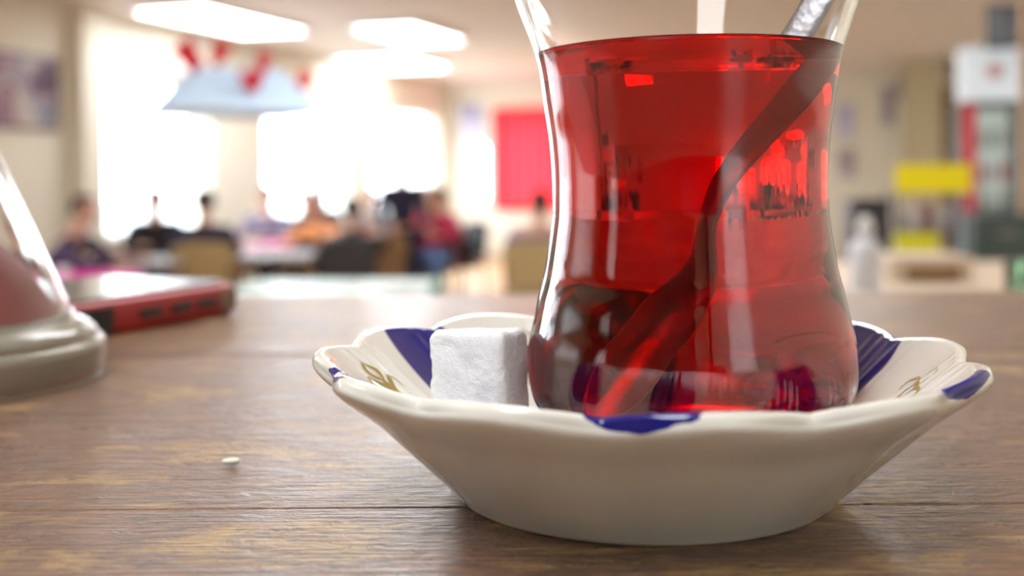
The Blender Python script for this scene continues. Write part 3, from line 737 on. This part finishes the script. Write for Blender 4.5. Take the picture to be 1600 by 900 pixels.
# px, depth, facing (deg, 0 = away from camera), pose, jacket, trousers, label, chair upholstery, chair label
FOLK = [
 (84, 8.35, -95, 'lean', 'purple', 'blk', 'person in a dark purple jacket bent over the magenta table, under the wall picture', 'charcoaluph', 'dark chair under the person in the purple jacket'),
 (243, 10.5, 200, 'sit', 'blk', 'blk', 'slim person in black sitting before the bright first window', 'darkuph', 'black chair under the slim person in black'),
 (318, 9.3, 12, 'sit', 'navy', 'denim', 'broad person in a navy jacket seen from behind on the tan-backed chair', 'tan', 'tan-backed chair of the broad navy-jacketed person, beside the phone'),
 (420, 11.9, 168, 'sit', 'mauve', 'blk', 'person in a greyish mauve coat behind the pink table', 'darkuph', 'dark chair under the person in the mauve coat'),
 (478, 12.5, 190, 'lean', 'navy', 'navy', 'person in navy between the mauve coat and the orange top', 'darkuph', 'dark chair under the navy person left of the orange top'),
 (528, 11.6, 150, 'low', 'orange', 'blk', 'person in an orange top leaning over the table', 'maroon', 'dark red chair under the person in orange'),
 (582, 13.4, 180, 'lean', 'grey', 'charcoal', 'person in a pale grey shirt just right of the orange top', 'darkuph', 'dark chair under the person in the grey shirt'),
 (546, 9.6, 5, 'low', 'charcoal', 'blk', 'person in charcoal bending low, nearest of the middle crowd', 'darkuph', 'black chair nearest the middle of the crowd'),
 (628, 10.9, 205, 'stand', 'navy', 'navy', 'tall person in a long navy coat left of the crimson jumper', None, None),
 (678, 11.9, 170, 'sit', 'crimson', 'denim', 'person in a crimson jumper and jeans at the right of the crowd', 'maroon', 'dark red chair under the person in crimson'),
 (714, 12.6, 120, 'lean', 'blk', 'blk', 'person in black leaning at the right end of the crowd', 'darkuph', 'dark chair under the person in black beside the crimson jumper'),
 (500, 13.9, 185, 'sit', 'blk', 'blk', 'person in black at the back against the second window', 'darkuph', 'dark chair of the back person against the second window'),
 (654, 14.2, 180, 'sit', 'mauve', 'blk', 'person in a grey-mauve top behind the crimson jumper', 'darkuph', 'dark chair behind the crimson jumper'),
 (838, 9.2, -8, 'lean', 'blue', 'denim', 'person in a dark blue jacket below the red curtain', 'tan', 'tan-backed chair below the red curtain'),
]
M['charcoaluph'] = M['charcoal']
for px, d, fc, ps, jc, trs, lb, ch, chl in FOLK:
    if ps == 'stand': person(px, d, 0, fc, ps, jc, trs, lb, sc=.92)
    else:
        person(px, d, 0, fc, ps, jc, trs, lb, hair=('grhair' if 'grey shirt' in lb else 'hair'))
        p = G(px, d); chair((p.x, p.y, 0), R(fc), chl, ch, wide=.50)
chair(G(604, 10.3), R(10), 'brown wooden-backed empty chair in front of the tall navy coat', 'brown', wide=.34)

# the one who takes the picture, added behind the counter to darken reflections in glass and glaze
ph = person(800, -.62, 0, 0, 'stand', 'blk', 'charcoal', 'unseen person in black, added behind the counter to darken the glass reflections', sc=1.0)
ph.location = (.03, -.64, 0)
# ------------------------------------------------------------------ hanging lampshade with red pennants
def build_shade():
    p = P(362, 176, 7.4); zc = p.z
    t = thing('hanging_lampshade', 'wide pale blue pyramid lampshade with red pennants hanging from the ceiling', 'lampshade', (p.x, p.y, zc), R(28))
    a, b, h = .47, .25, .27
    bm = bmesh.new(); q = [(-1, -1), (1, -1), (1, 1), (-1, 1)]
    lo = [bm.verts.new((x*a, y*a, 0)) for x, y in q]; up = [bm.verts.new((x*b, y*b, h)) for x, y in q]
    lo2 = [bm.verts.new((x*(a-.01), y*(a-.01), 0)) for x, y in q]; up2 = [bm.verts.new((x*(b-.01), y*(b-.01), h)) for x, y in q]
    for i in range(4):
        j = (i+1) % 4
        bm.faces.new((lo[i], lo[j], up[j], up[i])); bm.faces.new((lo2[j], lo2[i], up2[i], up2[j])); bm.faces.new((lo[j], lo[i], lo2[i], lo2[j])); bm.faces.new((up[i], up[j], up2[j], up2[i]))
    obj('shade', bm, 'shade', t)
    bm = bmesh.new()
    for i in range(4):
        x0, y0 = q[i]; x1, y1 = q[(i+1) % 4]; tube([(x0*a, y0*a, -.01), (x1*a, y1*a, -.01)], .012, 6, bm)
    obj('bottom_rim', bm, 'greycloth', t)
    for i in range(4): x, y = q[i]; obj('cord', tube([(x*b*.95, y*b*.95, h-.01), (x*.04, y*.04, HC-zc-.02)], .004, 6), 'greycloth', t)
    obj('ceiling_rose', lathe([(0, 0), (.07, 0), (.07, .03), (0, .035)], 20, mtx=Matrix.Translation((0, 0, HC-zc-.036))), 'white', t)
    obj('bulb', lathe([(0, 0), (.03, .01), (.04, .04), (.03, .08), (.015, .1), (0, .1)], 16, mtx=Matrix.Translation((0, 0, .1))), 'lamp', t, smooth=True)
    def pen(x, y, z, w_, hh, rz, tilt):
        bm = bmesh.new(); n = 6; A = []; B = []
        for k in range(n+1):
            f = k/n; A.append(bm.verts.new((w_*(f-.5), .012*sin(f*7), 0))); B.append(bm.verts.new((w_*(f-.5)*.35, .03+.012*sin(f*7+1), -hh)))
        for k in range(n): bm.faces.new((A[k], A[k+1], B[k+1], B[k]))
        f = list(bm.faces); ex = bmesh.ops.extrude_face_region(bm, geom=f)
        for v in [g for g in ex['geom'] if isinstance(g, bmesh.types.BMVert)]: v.co.y += .004
        o = obj('pennant', bm, 'redcloth', t); o.location = (x, y, z); o.rotation_euler = (0, tilt, rz)
    pen(-.36, -.16, .42, .16, .30, -.3, -.6); pen(-.08, -.14, .44, .15, .16, .2, .3); pen(.02, -.45, .24, .20, .13, .1, -.2)
    pen(.22, -.06, .40, .14, .18, .4, .1); pen(.46, -.22, .27, .13, .25, .5, .5)
build_shade()

# ------------------------------------------------------------------ wall pictures, curtain
def picture(c, w_, h, nrm_rot, cols, label, scale, frame='darkmetal', name='framed_picture'):
    t = thing(name, label, 'picture', c, nrm_rot)
    obj('print', box(-w_/2+.02, w_/2-.02, -.012, -.002, -h/2+.02, h/2-.02), photomat('print_'+name+str(len(bpy.data.materials)), cols, scale), t)
    bm = bmesh.new()
    for q in ((-w_/2, -w_/2+.02, -h/2, h/2), (w_/2-.02, w_/2, -h/2, h/2), (-w_/2+.02, w_/2-.02, -h/2, -h/2+.02), (-w_/2+.02, w_/2-.02, h/2-.02, h/2)): bx(bm, q[0], q[1], -.02, -.001, q[2], q[3])
    obj('frame', bm, frame, t)
pL = RM(UL, 7.72, 2.17)
picture(pL, 1.12, .66, ROTZ+pi/2, [(.10, .05, .10), (.45, .30, .36), (.20, .22, .30), (.62, .55, .50), (.22, .05, .09), (.40, .32, .42), (.12, .10, .14)], 'large dark framed picture of mottled mauve tones on the left wall', 3.2)
def far_u(px):
    x = (px-800)/F; t = VF/(cos(TH)+sin(TH)*x); return t*(x*cos(TH)-sin(TH)), t
def far_picture(x0, x1, y0, y1, cols, label, fr='greycloth', sc=9.):
    ua, ta = far_u(x0); ub, tb = far_u(x1); z1 = ZCAM+(275-y0)/F*ta; z0 = ZCAM+(275-y1)/F*ta
    picture(RM((ua+ub)/2, VF, (z0+z1)/2), ub-ua, z1-z0, ROTZ, cols, label, sc, fr, 'wall_poster')
far_picture(718, 757, 160, 215, [(.30, .32, .50), (.55, .52, .70), (.62, .62, .75)], 'small lavender picture on the far wall left of the red curtain')
far_picture(1306, 1336, 165, 222, [(.45, .42, .70), (.62, .58, .78), (.70, .66, .80)], 'lavender poster just right of the tea glass')
far_picture(1308, 1338, 236, 282, [(.30, .22, .26), (.48, .38, .42), (.55, .50, .58)], 'dusky pink poster under the lavender one')
far_picture(1376, 1398, 138, 200, [(.28, .30, .42), (.50, .34, .38), (.30, .38, .48)], 'narrow blue-grey poster beside the pillar')
far_picture(1400, 1422, 115, 160, [(.36, .34, .30), (.50, .46, .42)], 'small grey-brown poster touching the pillar, higher than the blue-grey one')
def build_curtain():
    ua, ta = far_u(772); ub = far_u(905)[0]; z1 = ZCAM+(275-170)/F*ta; z0 = ZCAM+(275-328)/F*ta
    t = thing('curtain', 'bright red curtain hanging over the far wall window', 'curtain', RM((ua+ub)/2, VF-.08, 0), ROTZ)
    L_ = ub-ua
    for s in (0, 1):
        bm = bmesh.new(); n = 90; A = []; B = []
        for k in range(n+1):
            f = k/n; x = -L_/2+L_/2*(s+f); A.append(bm.verts.new((x, .025*sin(x*34), z1))); B.append(bm.verts.new((x, .035*sin(x*34+.3), z0)))
        for k in range(n): bm.faces.new((A[k], A[k+1], B[k+1], B[k]))
        obj('curtain_panel', bm, 'curtain', t, smooth=True)
    obj('curtain_rod', tube([(-L_/2-.05, 0, z1+.01), (L_/2+.05, 0, z1+.01)], .012), 'whitemetal', t)
build_curtain()
# curtain rail of the first side window
rl = obj('curtain_rail', tube([RM(UL+.08, 8.8, 2.55), RM(UL+.08, 10.2, 2.55)], .02), 'whitemetal'); tag(rl, 'thin white curtain rail above the first bright window', 'rail')

# ------------------------------------------------------------------ right side: fridge, rack, cabinets, side counter
def build_fridge():
    d = 9.0; x0 = G(1506, d).x; x1 = G(1600, d).x; w_ = x1-x0
    t = thing('drinks_fridge', 'tall drinks fridge with a glowing white header and glass door', 'fridge', ((x0+x1)/2, d, 0), R(-12)); h = w_/2
    bm = bmesh.new(); bx(bm, -h, -h+.03, 0, .5, .1, 1.98); bx(bm, h-.03, h, 0, .5, .1, 1.98); bx(bm, -h+.03, h-.03, .46, .5, .1, 1.98); bx(bm, -h+.03, h-.03, 0, .46, .1, 1.08); bx(bm, -h+.03, h-.03, 0, .46, 1.94, 1.98)
    obj('cabinet', bm, 'teal', t)
    obj('header', box(-h, h, -.03, .3, 1.99, 2.42, bev=.01), emis('lit_header', (.80, .90, 1.), .35), t)
    obj('header_mark', lathe([(0, 0), (.07, 0), (.07, .004), (0, .004)], 24, mtx=Matrix.Translation((.0, -.031, 2.22)) @ Matrix.Rotation(R(90), 4, 'X')), mat('pink_mark', (.85, .55, .60), .5), t)
    obj('red_stile', box(-h, -h+.10, -.035, -.002, 1.1, 1.97), 'redp', t)
    obj('door_glass', box(-h+.10, h-.03, -.03, -.015, 1.12, 1.95), 'pane', t)
    obj('door_frame', bx(box(h-.03, h, -.035, -.002, 1.1, 1.97), -h+.10, h-.03, -.035, -.002, 1.08, 1.115), 'darkmetal', t)
    obj('lit_liner', box(-h+.04, h-.04, .44, .455, 1.1, 1.93), emis('fridge_liner', (.80, .95, .85), .35), t)
    for z in (1.32, 1.6): obj('shelf', box(-h+.04, h-.04, .03, .43, z, z+.01), 'white', t)
    for i, z in enumerate((1.09, 1.331, 1.611)):
        for j in range(4):
            c = ('white', 'greycloth', 'paletop', 'redp')[(i+2*j) % 4]; f = [(0, 0), (.027, 0), (.028, .12), (.012, .16), (.012, .20), (0, .20)]
            o = obj('drink_bottle', lathe(f, 14), c, None, smooth=True); o.matrix_world = Matrix.Translation(((x0+x1)/2, d, 0)) @ Matrix.Rotation(R(-12), 4, 'Z') @ Matrix.Translation((-h+.10+.085*j, .2, z+.001))
            tag(o, ('leftmost', 'second', 'third', 'rightmost')[j]+' bottle on the '+('bottom', 'middle', 'top')[i]+' lit shelf of the drinks fridge', 'bottle', 'bottles in the drinks fridge')
build_fridge()
p = P(1575, 40, 8.6)
t = thing('wall_television', 'dark television hung high above the drinks fridge', 'television', (p.x, p.y, p.z), R(-30))
obj('housing', box(-.16, .30, 0, .06, -.17, .17, bev=.01), 'black', t); obj('screen', box(-.145, .285, -.004, -.0005, -.155, .155), mat('dim_screen', (.12, .14, .18), .2), t); obj('bracket', box(.03, .1, .06, .30, -.03, .03), 'darkmetal', t)

sc_ = thing('side_counter', 'lower pale wooden side counter beyond the boards at the right', 'counter', (0, 0, 0))
obj('countertop', box(.62, 1.60, 1.35, 2.75, 1.155, 1.195, bev=.004), 'beige', sc_)
obj('counter_body', box(.66, 1.56, 1.40, 2.70, 0, 1.154), 'tanwood', sc_)
ZS = 1.195
def on(px, d): return Vector((G(px, d).x, d, ZS+.0005))
b = on(1352, 1.95); t = thing('spray_bottle', 'tall translucent white bottle on the side counter next to the tea glass', 'bottle', b)
mw = mat('milky_plastic', (.72, .74, .80), .3)
obj('bottle_body', lathe(smooth_prof([(0, 0), (.024, 0), (.027, .005), (.027, .075), (.022, .095), (.011, .105), (.011, .112)], 3)+[(0, .112)], 32), mw, t, smooth=True)
obj('cap', lathe([(0, .112), (.014, .112), (.014, .128), (.008, .132), (.008, .142), (0, .142)], 24), 'white', t, smooth=True)
def teacup2(px, d, label):
    q = on(px, d); r, h = .017, .022; f = [(0, 0), (r*.6, 0), (r, h), (r-.002, h), (r*.5, .003), (0, .003)]
    o = obj('cup', lathe(f, 24), 'white', None, smooth=True, loc=q); tag(o, label, 'cup')
teacup2(1366, 1.6, 'small white cup in front of the translucent bottle'); teacup2(1430, 1.62, 'small white cup below the wooden box on the side counter')
q = on(1455, 2.2); t = thing('wooden_box', 'pale wooden box on the side counter, its lower shadow built as a brown block', 'box', q, R(-3))
bm = box(-.082, .082, 0, .16, .032, .05, bev=.002); bx(bm, -.082, -.05, 0, .16, 0, .0318); bx(bm, .06, .082, 0, .16, 0, .0318); obj('box_shell', bm, 'beige', t)
obj('shade_block', box(-.049, .059, .01, .15, .002, .030), 'brown', t)  # brown block put in for the shadow low on the box
q = on(1592, 1.75); t = thing('green_tumbler', 'green-tinted glass tumbler at the right edge of the side counter', 'glass', q)
obj('tumbler_wall', lathe([(0, 0), (.018, 0), (.022, .075), (.0205, .075), (.0165, .006), (0, .006)], 32), glassmat('green_glass', 1.45, (.86, .95, .88), .0), t, smooth=True)
obj('green_filling', lathe([(0, .0062), (.0155, .0062), (.0165, .030), (0, .030)], 24), mat('lime_green', (.30, .42, .12), .5), t, smooth=True)
# black cabinet, dark teal cabinet, snack rack
d = 7.0; xa, xb = G(1332, d).x, G(1392, d).x
t = thing('black_cabinet', 'black upright cabinet behind the translucent bottle', 'cabinet', ((xa+xb)/2, d, 0), R(-6)); h = (xb-xa)/2
obj('cabinet_body', box(-h, h, 0, .35, 0, 1.25, bev=.01), 'black', t); obj('cabinet_door', box(-h+.01, h-.01, -.012, -.0005, .03, 1.2), 'darkuph', t); obj('door_handle', box(h-.04, h-.03, -.03, -.012, .6, .75), 'steel', t)
d = 5.6; xa, xb = G(1522, d).x, G(1618, d).x
t = thing('teal_cabinet', 'dark teal metal cabinet in front of the drinks fridge', 'cabinet', ((xa+xb)/2, d, 0), R(-8)); h = (xb-xa)/2
obj('cabinet_body', box(-h, h, 0, .35, 0, 1.20, bev=.01), 'teal', t)
for z in (.62, .82, 1.02): 
    dd = obj('drawer', box(-h+.01, h-.01, -.012, -.0005, z, z+.17), 'teal', t); obj('drawer_handle', box(-.05, .05, -.025, -.0125, z+.08, z+.095), 'steel', dd)
d = 4.6; xa, xb = G(1400, d).x, G(1516, d).x; h = (xb-xa)/2
t = thing('snack_rack', 'wire snack rack with a bright yellow header board', 'rack', ((xa+xb)/2, d, 0), R(-4))
zA = ZCAM-30/F*d; zB = ZCAM+14/F*d
bm = bmesh.new()
for sx in (-1, 1):
    tube([(sx*(h-.01), .02, 0), (sx*(h-.01), .02, zA)], .006, 6, bm); tube([(sx*(h-.01), .2, 0), (sx*(h-.01), .2, zA)], .006, 6, bm)
obj('rack_frame', bm, 'darkmetal', t)
obj('header_board', box(-h, h, .0, .012, zA, zB), 'yellow', t)
for i, z in enumerate((zA-.17, zA-.27, zA-.5)):
    obj('shelf', box(-h+.017, h-.017, .02, .2, z, z+.008), 'darkmetal', t)
obj('price_strip', box(-h, .02, -.004, .012, zA-.24, zA-.165), 'yelgreen', t)
cols = [(.35, .32, .33), (.55, .52, .55), (.22, .10, .10), (.42, .40, .42), (.25, .22, .26), (.5, .46, .44)]
k = 0
for z in (zA-.161, ):
    for j in range(5):
        c = cols[k % 6]; k += 1; hh = .09+.03*((j*7) % 3)/2; x = (xa+xb)/2-h+.045+.052*j
        o = obj('snack_box', box(-.02, .02, 0, .05, 0, hh, bev=.003), mat('snack_pack', c, .4), None, loc=(x, d+.06-.004*j, z))
        tag(o, ('grey', 'pale grey', 'dark brown', 'mid grey', 'dark violet')[j]+' snack packet on the top shelf of the yellow-headed rack', 'packet', 'packets on the snack rack')
# brown post at the right edge of the picture
q = G(1612, 6.2); o = obj('wooden_post', box(-.05, .05, -.04, .04, 0, HC), 'brown', None, loc=q); tag(o, 'dark brown wooden post at the right edge, floor to ceiling', 'post')
